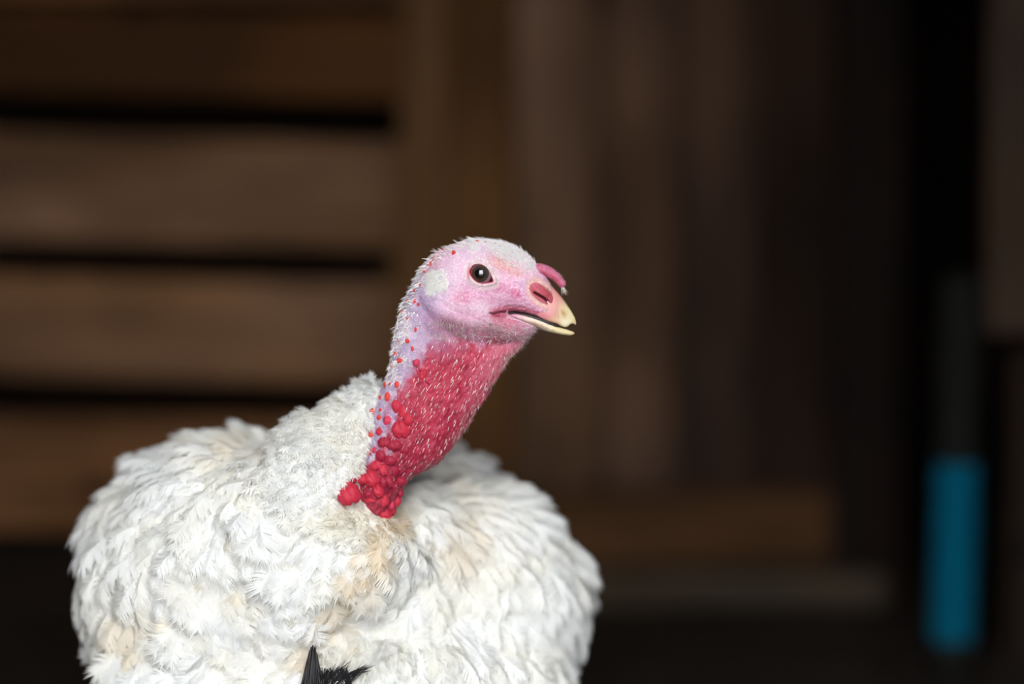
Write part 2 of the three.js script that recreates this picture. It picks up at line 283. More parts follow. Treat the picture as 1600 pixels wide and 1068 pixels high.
// relief of the skin (outwards positive); z only tells the sides apart
function relief(x, y, z) {
  let D = 0; const side = ss(6, 18, Math.abs(z));
  // eye: opening, lids, brow
  const e = polyDist(x, y, EYE);
  if (e < 26) {
    D += side * (e < 0 ? -16 * ss(0, 2.2, -e) : 2.6 * Math.exp(-((e - 2.6) ** 2) / 7) - 1.6 * Math.exp(-((e - 7.5) ** 2) / 6));
    D += side * 1.2 * Math.exp(-((e - 11) ** 2) / 10) * ss(432, 446, y);
  }
  D += side * (4.2 * gauss(x, y, 770, 412, 30, 8, 0.42) - 3 * gauss(x, y, 790, 428, 16, 8, 0.6) + 3 * gauss(x, y, 735, 470, 30, 18, 0.2) + 3 * gauss(x, y, 686, 441, 16, 15));
  D -= side * 2.6 * Math.exp(-((seg(x, y, BACKCHEEK) / 4) ** 2));
  // nostril mound and slit
  D += side * (6 * gauss(x, y, 846, 459, 17, 11, 0.75) - 2.4 * Math.exp(-(((polyDist2(x, y) - 1) / 2.2) ** 2)));
  const ns = seg(x, y, NOSTRIL); if (ns < 8) D -= side * 7 * Math.exp(-((ns / 1.7) ** 2));
  // lips
  D -= side * 4.5 * Math.exp(-((seg(x, y, LIP) / 1.6) ** 2)); D += side * 1.6 * Math.exp(-(((seg(x, y, LIP) - 4) / 2.2) ** 2)) * ss(763, 770, x);
  D -= side * 1.3 * Math.exp(-((seg(x, y, LIPUP) / 1.5) ** 2)) + side * 1.5 * Math.exp(-((seg(x, y, LIPLOW) / 1.5) ** 2));
  // jaw over the throat
  const j = seg(x, y, JAW); D += side * (y < 900 ? -5.5 * Math.exp(-((j / 7) ** 2)) : 0); D += side * 4 * gauss(x, y, 760, 514, 46, 12, 0.18);
  // folds
  D -= side * 1.8 * Math.exp(-((seg(x, y, FOLD) / 1.6) ** 2)) + side * 4 * Math.exp(-((seg(x, y, FOLD2) / 2) ** 2));
  D += side * 2.5 * Math.exp(-(((seg(x, y, FOLD2) - 5) / 4) ** 2));
  const red = redness(x, y);
  if (red > 0.02) {
    const u = x * 0.86 + y * 0.5, v = -x * 0.5 + y * 0.86;         // along the neck
    D += red * (1.4 * fbm(u / 7, v / 16, z / 9) + 1.3 * noise(u / 3.2, v / 9, z / 4) + 0.6 * noise(x / 2.2, y / 2.2, z / 2.2) + 2.2 * fbm(x / 26, y / 34, z / 30));
    const k = ss(600, 690, y) * ss(705, 640, x); if (k > 0) D += k * 4 * (0.55 - cell(x / 13, y / 13, z / 13));
  }
  if (red < 0.98) { const q = (1 - red); const nape = clamp(ss(705, 680, x) + ss(500, 520, y)); D += q * (lerp(1.9, 0.8, nape) * (0.45 - cell(x / 4.2, y / 4.2, z / 4.2)) + 0.9 * fbm(x / 9, y / 9, z / 9)); D += nape * q * 2.6 * fbm(x / 9, y / 7, z / 9); }
  return D;
}
const NOSE_OVAL = new THREE.CatmullRomCurve3([[826, 447], [833, 441], [843, 443], [854, 450], [864, 460], [867, 471], [860, 477], [848, 474], [836, 466], [828, 457]].map(([x, y]) => V(x, y, 0)), true).getPoints(40);
function polyDist2(x, y) { return x > 805 && y > 425 && y < 495 ? polyDist(x, y, NOSE_OVAL) : 40; }
function headField(x, Y, z) {
  const y = -Y, d = sample(G2, x, y), R = sample(GR, x, y), Hh = sample(GHH, x, y), zz = z - gz(y), r = Math.max(0, R + d);
  const F = Math.sqrt(r * r + (zz * R / Hh) ** 2) - R;
  return F > 14 || F < -26 ? F : F - relief(x, y, zz);
}
function skinZ(x, y) { let a = gz(y) + 80, b = gz(y) - 1; if (headField(x, -y, b) > 0) return null; for (let s = a; s > b; s -= 2) if (headField(x, -y, s) < 0) { b = s; a = s + 2; break; } for (let i = 0; i < 12; i++) { const m = (a + b) / 2; if (headField(x, -y, m) < 0) b = m; else a = m; } return (a + b) / 2; }
const grad = (f, p, e) => V(f(p.x + e, p.y, p.z) - f(p.x - e, p.y, p.z), f(p.x, p.y + e, p.z) - f(p.x, p.y - e, p.z), f(p.x, p.y, p.z + e) - f(p.x, p.y, p.z - e)).normalize();
// ---- colours of the skin itself
const K = { white: rgb(240, 232, 234), lilac: rgb(204, 182, 208), pale: rgb(234, 204, 218), pink: rgb(218, 142, 178), hot: rgb(220, 96, 138), peach: rgb(236, 178, 168), red: rgb(188, 56, 80), crim: rgb(146, 30, 56), rose: rgb(208, 112, 128), mauveShade: rgb(124, 72, 94),
  purple: rgb(156, 112, 148), cere: rgb(232, 196, 176), nose: rgb(188, 88, 96), dark: rgb(70, 14, 24), lip: rgb(200, 120, 136), ring: rgb(232, 222, 216), grey: rgb(180, 168, 164), lid: rgb(196, 44, 62), chin: rgb(150, 104, 110) };
function skinColor(x, y, z) {
  const n1 = fbm(x / 14, y / 14, z / 14), n2 = noise(x / 3, y / 3, z / 3), n3 = fbm(x / 30, y / 30, z / 30 + 9);
  // pale parts
  let c = mixc(K.pale, K.white, ss(430, 385, y) * ss(690, 740, x) * 0.9);
  c = mixc(c, K.lilac, clamp(0.3 + 0.6 * n1) * 0.5);
  c = mixc(c, K.pink, clamp(ss(425, 470, y + 10 * n1) * ss(700, 730, x) * (0.7 + 0.5 * n2 + 0.7 * n1)) * 0.62);
  const pap = cell(x / 4.2, y / 4.2, z / 4.2);
  c = mixc(c, K.white, 0.65 * clamp(gauss(x, y, 742, 480, 42, 11, 0.2) + 0.7 * gauss(x, y, 712, 440, 9, 30) + n2 * 0.4));
  c = mixc(c, K.hot, 0.8 * clamp(gauss(x, y, 808, 458, 10, 7) * (1.1 + n2)) + 0.5 * clamp(gauss(x, y, 724, 466, 16, 10) * (1 + n2)) + 0.45 * clamp(gauss(x, y, 778, 450, 18, 9) * (1 + n2)));
  c = mixc(c, K.peach, clamp(gauss(x, y, 786, 413, 22, 11, 0.4) * 1.1 + 0.5 * gauss(x, y, 812, 428, 16, 8)));
  c = mixc(c, K.lilac, 0.7 * gauss(x, y, 818, 447, 8, 14, 0.3));
  if (y > 455 && x > 755) c = mixc(c, K.rose, 0.7 * ss(474, 486, y) * ss(755, 775, x) * ss(840, 800, x));
  c = mixc(c, K.white, 0.5 * ss(0.42, 0.12, pap) * ss(400, 430, y)); c = mixc(c, rgb(206, 112, 152), 0.26 * ss(0.42, 0.8, pap) * ss(425, 450, y));
  // nape and the back of the neck
  const back = clamp(ss(716, 676, x + 0.25 * (y - 450) + 10 * n1) * ss(405, 450, y));
  c = mixc(c, mixc(rgb(192, 182, 204), K.white, clamp(0.25 + 1.4 * n1)), back);
  c = mixc(c, K.purple, 0.75 * clamp(gauss(x, y, 672, 492, 16, 30, -0.35) * 1.2 + 0.6 * gauss(x, y, 655, 560, 12, 40, 0.2) + 0.6 * gauss(x, y, 688, 515, 24, 18)) * (0.9 + 0.6 * n1));
  c = mixc(c, rgb(186, 122, 112), 0.7 * clamp(gauss(x, y, 672, 408, 14, 16) * (0.8 + 0.8 * n2)));
  if (back > 0) c = mixc(c, rgb(172, 166, 190), 0.5 * back * clamp(0.2 + 1.3 * noise(x / 6, y / 8, z / 6)));
  // chin: greyish skin of its own, with shade under the jaw painted in
  c = mixc(c, mixc(K.mauveShade, K.chin, clamp(0.5 + n1)), 1.0 * clamp(gauss(x, y, 770, 520, 62, 12, 0.12) + gauss(x, y, 705, 508, 26, 12, 0.5)));
  // red wattle
  const red = redness(x, y);
  if (red > 0) {
    const jaw = seg(x, y, [[668, 492], [700, 518], [735, 530], [775, 534], [812, 532]]);
    let r = mixc(K.red, K.crim, clamp(0.2 + ss(600, 730, y) * 0.4 + 0.9 * n1));
    const front = sample(G2, x, y); r = mixc(r, K.rose, clamp(ss(-60, -6, front) * ss(720, 560, y) * ss(690, 740, x) * 0.9 + 0.5 * gauss(x, y, 785, 558, 26, 18) + 0.45 * noise((x * 0.86 + y * 0.5) / 2.6, (y * 0.86 - x * 0.5) / 8, z / 4) + 0.2 * n2));
    r = mixc(r, K.purple, 0.55 * ss(572, 525, y) * ss(745, 690, x)); r = mixc(r, rgb(104, 30, 46), 0.75 * Math.exp(-((jaw / 7) ** 2))); c = mixc(c, r, red);  // dark maroon band: shade under the jaw painted into the skin colour
  }
  c = mixc(c, K.purple, 0.3 * clamp(1 - Math.abs(red - 0.4) * 3) * (y > 500 ? 1 : 0));
  // lips, mouth corner
  const up = seg(x, y, [[776, 487], [790, 483], [815, 484], [850, 493]]), lo = seg(x, y, [[772, 492], [790, 493], [812, 498], [840, 508]]);
  c = mixc(c, K.lip, ss(6, 3, up)); c = mixc(c, mixc(K.lip, K.white, ss(782, 806, x) * 0.6), ss(5, 3, lo)); c = mixc(c, rgb(170, 62, 78), 0.75 * gauss(x, y, 775, 493, 8, 3.4)); c = mixc(c, K.dark, 0.8 * ss(2, 0.8, seg(x, y, LIP)));
  // beak base and nostril
  const nd = polyDist2(x, y);
  c = mixc(c, K.cere, 0.9 * ss(14, 2, nd) * ss(812, 832, x)); c = mixc(c, K.cere, ss(845, 864, x) * ss(440, 455, y) * 0.9);
  c = mixc(c, mixc(K.nose, K.rose, clamp(0.3 + n1 + ss(462, 474, y) * 0.5)), ss(1, -3, nd)); c = mixc(c, K.dark, ss(2.6, 1, seg(x, y, NOSTRIL)));
  // round the eye
  const e = polyDist(x, y, EYE);
  if (e < 16) { c = mixc(c, K.ring, 0.85 * ss(14, 6, e)); c = mixc(c, K.grey, 0.55 * Math.exp(-((e - 8) ** 2) / 7) * ss(434, 442, y)); c = mixc(c, K.lid, ss(1.5, 0.2, e) + 0.8 * gauss(x, y, 733.5, 426, 2.2, 9, 0.12)); c = mixc(c, rgb(60, 20, 24), 0.8 * ss(-0.4, -2, e)); }
  c = mixc(c, K.grey, 0.45 * gauss(x, y, 742, 408, 10, 3) * (0.6 + n2));
  const speck = hash(Math.floor(x / 2), Math.floor(y / 2), 5); if (speck > 0.86 && gauss(x, y, 810, 424, 22, 9, 0.5) > 0.35) c = mixc(c, rgb(120, 70, 50), 0.4);
  return mixc(c, [c[0] * 1.12, c[1] * 1.12, c[2] * 1.12], n3);
}
const skinTex = (bump) => {
  const n = 512, d = new Uint8Array(n * n * 4), N = 24, P = [];        // 512 pixels = 64 units of skin, tiling: soft papillae of unequal size
  for (let i = 0; i < N * N; i++) P.push([(i % N + hash(i, 3, 1)) / N, ((i / N | 0) + hash(i, 5, 2)) / N, 0.2 + 0.8 * hash(i, 7, 3) ** 1.5, 0.22 + 0.2 * hash(i, 9, 4)]);
  for (let j = 0; j < n; j++) for (let i = 0; i < n; i++) {
    const u = i / n, v = j / n, cu = u * N | 0, cv = v * N | 0; let h = 0;
    for (let y = -2; y < 3; y++) for (let x = -2; x < 3; x++) { const q = P[((cv + y + N) % N) * N + (cu + x + N) % N]; let dx = Math.abs(u - q[0]), dy = Math.abs(v - q[1]); dx = Math.min(dx, 1 - dx); dy = Math.min(dy, 1 - dy); h = Math.max(h, q[2] * Math.exp(-(((dx * dx + dy * dy) * N * N) / (2 * q[3] * q[3])))); }
    const o = (j * n + i) * 4, g = 0.10 * noise(i / 4, j / 4, 7) + 0.06 * noise(i / 2, j / 2, 3);
    if (bump) d[o] = d[o + 1] = d[o + 2] = 255 * clamp(0.15 + 0.7 * h + g);
    else { const k = clamp(0.1 + h * 1.15 + g); d[o] = 255 * lerp(0.93, 1, k); d[o + 1] = 255 * lerp(0.82, 1, k); d[o + 2] = 255 * lerp(0.88, 1, k); }
    d[o + 3] = 255;
  }
  const t = new THREE.DataTexture(d, n, n); t.colorSpace = bump ? THREE.NoColorSpace : THREE.SRGBColorSpace; t.wrapS = t.wrapT = THREE.RepeatWrapping; t.magFilter = THREE.LinearFilter; t.minFilter = THREE.LinearMipmapLinearFilter; t.generateMipmaps = true; t.needsUpdate = true; return t;
};
const SKIN_C = skinTex(false), SKIN_B = skinTex(true);
const sideUV = (g, k = 64) => { const p = g.attributes.position, uv = new Float32Array(p.count * 2); for (let i = 0; i < p.count; i++) { uv[2 * i] = (p.getX(i) + 0.35 * p.getZ(i)) / k; uv[2 * i + 1] = (p.getY(i) + 0.35 * p.getZ(i)) / k; } g.setAttribute('uv', new THREE.BufferAttribute(uv, 2)); return g; };
const headGeo = surfaceNets(486, -885, -95, 876, -362, 76, 1.35, headField);
{
  const p = headGeo.attributes.position, c = new Float32Array(p.count * 3);
  for (let i = 0; i < p.count; i++) { const x = p.getX(i), y = -p.getY(i), z = p.getZ(i); c.set(skinColor(x, y, z - gz(y)), i * 3); }
  headGeo.setAttribute('color', new THREE.BufferAttribute(c, 3));
}

// ---- trunk under the feathers
const BLOBS = [[355, 892, -140, 184, 196, 160], [455, 850, -70, 122, 150, 120], [208, 906, -215, 75, 138, 150], [368, 808, -290, 200, 128, 170], [732, 932, -290, 172, 180, 170], [832, 950, -345, 78, 112, 130], [610, 905, -200, 150, 150, 150],
  [520, 1075, -215, 335, 175, 215], [560, 880, -430, 280, 210, 180], [300, 1050, -130, 140, 130, 120], [730, 1060, -240, 165, 140, 140], [560, 868, -42, 84, 76, 84]].map(([x, y, w, a, b, c]) => { const p = at(x, y, w), k = (DPX - w) / DPX; return [p.x, p.y, p.z, a * k, b * k, c * k]; });
const CAPS = [[[582, 634, -36, 38], [514, 724, -50, 76]], [[514, 724, -50, 76], [460, 815, -84, 118]]].map((s) => s.map(([x, y, w, r]) => { const p = at(x, y, w); return [p.x, p.y, p.z, r]; }));
const smin = (a, b, k) => { const h = Math.max(0, k - Math.abs(a - b)) / k; return Math.min(a, b) - h * h * k / 4; };
function bodyField(x, y, z) {
  let f = 1e9;
  for (const [a, b, c, rx, ry, rz] of BLOBS) {
    const dx = (x - a) / rx, dy = (y - b) / ry, dz = (z - c) / rz, k0 = Math.sqrt(dx * dx + dy * dy + dz * dz);
    const k1 = Math.sqrt((dx / rx) ** 2 + (dy / ry) ** 2 + (dz / rz) ** 2) + 1e-9; f = smin(f, k0 < 0.3 ? (k0 - 1) * Math.min(rx, ry, rz) : k0 * (k0 - 1) / k1, 34);
  }
  for (const [p, q] of CAPS) {
    const ex = q[0] - p[0], ey = q[1] - p[1], ez = q[2] - p[2], t = clamp(((x - p[0]) * ex + (y - p[1]) * ey + (z - p[2]) * ez) / (ex * ex + ey * ey + ez * ez));
    f = smin(f, Math.hypot(x - p[0] - ex * t, y - p[1] - ey * t, z - p[2] - ez * t) - lerp(p[3], q[3], t), 40);
  }
  if (f < 60 && f > -60) f -= 7 * fbm(x / 55, y / 55, z / 55) + 4 * noise(x / 24, y / 30, z / 24) - 3;
  return f;
}
const trunkGeo = surfaceNets(40, -1290, -700, 1010, -560, 90, 9, bodyField);
{ const n = trunkGeo.attributes.position.count, c = new Float32Array(n * 3), k = [0.74, 0.71, 0.65]; for (let i = 0; i < n; i++) c.set(k, i * 3); trunkGeo.setAttribute('color', new THREE.BufferAttribute(c, 3)); }
const skinMat = new THREE.MeshPhysicalMaterial({ vertexColors: true, map: SKIN_C, bumpMap: SKIN_B, bumpScale: 0.0004, roughness: 0.52, specularIntensity: 0.7, sheen: 0.15, sheenColor: new THREE.Color(1, 0.9, 0.9), sheenRoughness: 0.6 });
put(turkey, 'body', mergeGeometries([sideUV(headGeo), sideUV(trunkGeo)], true).applyMatrix4(MB), [skinMat, new THREE.MeshPhysicalMaterial({ vertexColors: true, roughness: 0.95, specularIntensity: 0.1 })]);

// ---- a placed copy in builder space
const inst = (parent, name, geo, mat, list, data) => {
  const m = new THREE.InstancedMesh(geo, mat, list.length); m.name = numbered(name); m.castShadow = m.receiveShadow = true;
  const t = new THREE.Matrix4(), c = new THREE.Color();
  list.forEach((q, i) => { m.setMatrixAt(i, t.multiplyMatrices(MB, q.m)); m.setColorAt(i, c.setRGB(...q.c)); });
  m.userData.kind = 'stuff'; Object.assign(m.userData, data); parent.add(m); return m;
};
// basis with y along dir (made to lie at `lift` over the surface) and z along the outward normal
function frame(p, n, dir, lift, sx, sy, sz, spin = 0) {
  const t = dir.clone().addScaledVector(n, -dir.dot(n)); if (t.lengthSq() < 1e-6) t.set(n.y, -n.x, 0.01); t.normalize();
  if (spin) t.applyAxisAngle(n, spin);
  const y = t.clone().multiplyScalar(Math.cos(lift)).addScaledVector(n, Math.sin(lift)), x = V().crossVectors(y, n).normalize(), z = V().crossVectors(x, y);
  return new THREE.Matrix4().makeBasis(x.multiplyScalar(sx), y.multiplyScalar(sy), z.multiplyScalar(sz)).setPosition(p);
}
// ---- feathers: a curved quill with separate barbs
function featherGeo(n, width, curl, fray, s) {
  seed = s; const pos = [], idx = [];
  const spine = (t) => [0.06 * Math.sin(t * 3) * t, t, -curl * t * t + 0.10 * t];
  const outline = (t) => width * Math.pow(Math.sin(Math.PI * clamp(0.10 + 0.86 * Math.pow(t, 0.85))), 0.75);
  for (const sd of [-1, 1]) for (let i = 0; i < n; i++) {
    const t0 = 0.04 + 0.90 * i / n, t1 = 0.04 + 0.90 * (i + 1.7) / n, w = outline((t0 + t1) / 2) * (1 + fray * rr(-1, 0.5)), up = 0.16 + 0.20 * t0 + fray * rr(-0.05, 0.12), cup = -0.28 * width + rr(-1, 1) * 0.09 * fray;
    const a = spine(t0), b = spine(t1), o = pos.length / 3;
    const q = (p, f) => [p[0] + sd * w * f, p[1] + up * f * (0.6 + 0.4 * f), p[2] + cup * f * f * 2.2];
    pos.push(...a, ...b, ...q(a, 0.6), ...q([b[0], b[1], b[2]], 0.55), ...q([(a[0] + b[0]) / 2, (a[1] + b[1]) / 2 + fray * rr(-0.03, 0.05), (a[2] + b[2]) / 2], 1));
    if (sd > 0) idx.push(o, o + 2, o + 1, o + 1, o + 2, o + 3, o + 2, o + 4, o + 3); else idx.push(o, o + 1, o + 2, o + 1, o + 3, o + 2, o + 2, o + 3, o + 4);
  }
  for (let i = 0; i < 5; i++) { const o = pos.length / 3, a = spine(0.84), x = (i - 2) * 0.05; pos.push(a[0] - 0.02, a[1], a[2], a[0] + 0.02, a[1], a[2], a[0] + x * 2.2, 1.05 + rr(-0.06, 0.06) - Math.abs(x) * 0.5, a[2] - curl * 0.4); idx.push(o, o + 1, o + 2); }
  const g = new THREE.BufferGeometry(); g.setAttribute('position', new THREE.Float32BufferAttribute(pos, 3)); g.setIndex(idx); g.computeVertexNormals(); return g;
}
const featherMat = new THREE.MeshPhysicalMaterial({ color: 0xffffff, roughness: 0.9, specularIntensity: 0.2, transmission: 0.45, thickness: 0, side: THREE.DoubleSide });
const F_SOFT = featherGeo(17, 0.34, 0.34, 0.7, 11), F_ROUND = featherGeo(26, 0.42, 0.22, 0.5, 23), F_LONG = featherGeo(18, 0.36, 0.16, 0.35, 37);
seed = 777;
const CREASE = [[604, 815], [560, 890], [530, 950], [492, 1010]];
function featherColor(px, py) {
  let c = [0.962, 0.96, 0.945]; const n = fbm(px / 40, py / 40, 2), q = rr(0, 1);
  const tan = [0.86, 0.71, 0.48], cream = [0.95, 0.90, 0.76];
  c = mixc(c, cream, clamp(0.25 * q + 0.35 * n + 0.5 * gauss(px, py, 560, 800, 60, 40)));
  c = mixc(c, tan, 0.62 * clamp(Math.exp(-((seg(px, py, CREASE) / 17) ** 2)) * (0.75 + 0.6 * q) + 0.7 * gauss(px, py, 702, 832, 22, 34, 0.5) + 0.35 * gauss(px, py, 690, 760, 22, 30) + 0.7 * gauss(px, py, 206, 955, 30, 34) + 0.6 * gauss(px, py, 395, 700, 46, 10, -0.35) + (q > 0.99 ? 0.5 : 0)));
  const b = rr(0.94, 1.03); return c.map((v) => Math.min(v * b, 0.985));
}
{
  const g = trunkGeo, P = g.attributes.position, I = g.index.array, cum = []; let area = 0;
  const A = V(), B = V(), C = V(), N = V();
  for (let i = 0; i < I.length; i += 3) {
    A.fromBufferAttribute(P, I[i]); B.fromBufferAttribute(P, I[i + 1]); C.fromBufferAttribute(P, I[i + 2]);
    const a = N.crossVectors(B.clone().sub(A), C.clone().sub(A)).length() / 2, z = (A.z + B.z + C.z) / 3;
    const near = A.distanceTo(at(540, 700, -40)); const dens = (1 + 5 * ss(190, 60, near) + 3 * gauss(A.x, A.y, 570, -1000, 110, 60) * (A.z > -200 ? 1 : 0)) * (z < -480 ? 0.35 : 1) * (A.y < -1180 ? 0.4 : 1);
    area += a * dens; cum.push(area);
  }
  const lists = { neck: [], breast: [], right: [], left: [], back: [] };
  const neckP = at(575, 640, -60), downv = V(0, -1, 0);
  for (let s = 0; s < 12800; s++) {
    const r = rnd() * area; let lo = 0, hi = cum.length - 1; while (lo < hi) { const m = (lo + hi) >> 1; if (cum[m] < r) lo = m + 1; else hi = m; }
    A.fromBufferAttribute(P, I[lo * 3]); B.fromBufferAttribute(P, I[lo * 3 + 1]); C.fromBufferAttribute(P, I[lo * 3 + 2]);
    let u = rnd(), v = rnd(); if (u + v > 1) { u = 1 - u; v = 1 - v; }
    const p = A.clone().multiplyScalar(1 - u - v).addScaledVector(B, u).addScaledVector(C, v);
    const n = grad(bodyField, p, 4), k = DPX / (DPX - p.z), px = 800 + (p.x - 800) * k, py = 534 + (-p.y - 534) * k;
    const inSkin = headField(p.x, p.y, p.z); if (p.x > 480 && p.x < 872 && p.y > -880 && inSkin < -6) continue;
    const nd = p.distanceTo(at(540, 690, -40)), nk = ss(210, 90, nd);
    const edge = py < 600 ? 604 : py < 636 ? lerp(600, 584, (py - 600) / 36) : py < 705 ? lerp(584, 573, (py - 636) / 69) : py < 728 ? lerp(573, 577, (py - 705) / 23) : py < 742 ? lerp(577, 552, (py - 728) / 14) : py < 770 ? 552 : 590;
    if (px > edge - 6 && px < 636 && py > 575 && py < 796 && p.z > -120 && n.z > -0.1) continue;
    if (Math.hypot(px - 547, py - 764) < 21 && p.z > -120 && n.z > -0.1) continue;     // bare skin here
    const away = p.clone().sub(neckP).normalize(), dir = away.multiplyScalar(0.8).addScaledVector(downv, 0.75).add(V(fbm(p.x / 60, p.y / 60, 3), fbm(p.x / 60, p.y / 60, 13), fbm(p.z / 60, p.y / 60, 23)).multiplyScalar(1.1));
    const wing = clamp(gauss(px, py, 180, 860, 90, 170) + gauss(px, py, 870, 900, 90, 160));
    let kind = 'breast', size = lerp(46, 62, wing) * rr(0.75, 1.25), lift = rr(0.1, 0.45) + 0.25 * gauss(px, py, 580, 985, 110, 60), sx = rr(0.85, 1.2);
    if (nk > 0.35) { kind = 'neck'; size = lerp(34, 21, nk) * rr(0.8, 1.25); lift = rr(0.35, 0.95); }
    else if (wing > 0.5 && p.z > -480) kind = px < 500 ? 'right' : 'left';
    else if (n.z < 0.05) kind = 'back';
    if (kind === 'back' || wing > 0.5) lift *= 0.6;
    lists[kind].push({ m: frame(p.addScaledVector(n, -3), n, dir, lift, size * sx, size, size * rr(0.6, 1.5), rr(-0.45, 0.45)), c: featherColor(px, py) });
  }
  inst(turkey, 'neck_plumage', F_SOFT, featherMat, lists.neck); inst(turkey, 'breast_plumage', F_ROUND, featherMat, lists.breast);
  inst(turkey, 'wing_plumage', F_ROUND, featherMat, lists.right); inst(turkey, 'wing_plumage', F_ROUND, featherMat, lists.left); inst(turkey, 'back_plumage', F_LONG, featherMat, lists.back);
  console.log('feathers', Object.entries(lists).map(([k, v]) => k + ' ' + v.length).join(', '), 'head tris', headGeo.index.count / 3, 'trunk tris', trunkGeo.index.count / 3);
}

// ---- bristles and down of head and neck
const sliver = (() => { const pos = [], idx = [], n = 4; for (let i = 0; i <= n; i++) { const t = i / n, w = 0.5 * Math.pow(1 - t, 0.7) * Math.min(1, 0.5 + t * 3), z = -0.12 * t * t; for (let k = 0; k < 4; k++) { const a = k * Math.PI / 2; pos.push(w * Math.cos(a), t, w * Math.sin(a) * 0.7 + z * 6); } } for (let i = 0; i < n; i++) for (let k = 0; k < 4; k++) { const a = i * 4 + k, b = i * 4 + (k + 1) % 4; idx.push(a, a + 4, b, b, a + 4, b + 4); } const g = new THREE.BufferGeometry(); g.setAttribute('position', new THREE.Float32BufferAttribute(pos, 3)); g.setIndex(idx); g.computeVertexNormals(); return g; })();
const bristleMat = new THREE.MeshPhysicalMaterial({ color: 0xffffff, roughness: 0.7, specularIntensity: 0.4 });
function onSkin(x, y) { const z = skinZ(x, y); return z === null ? null : V(x, -y, z); }
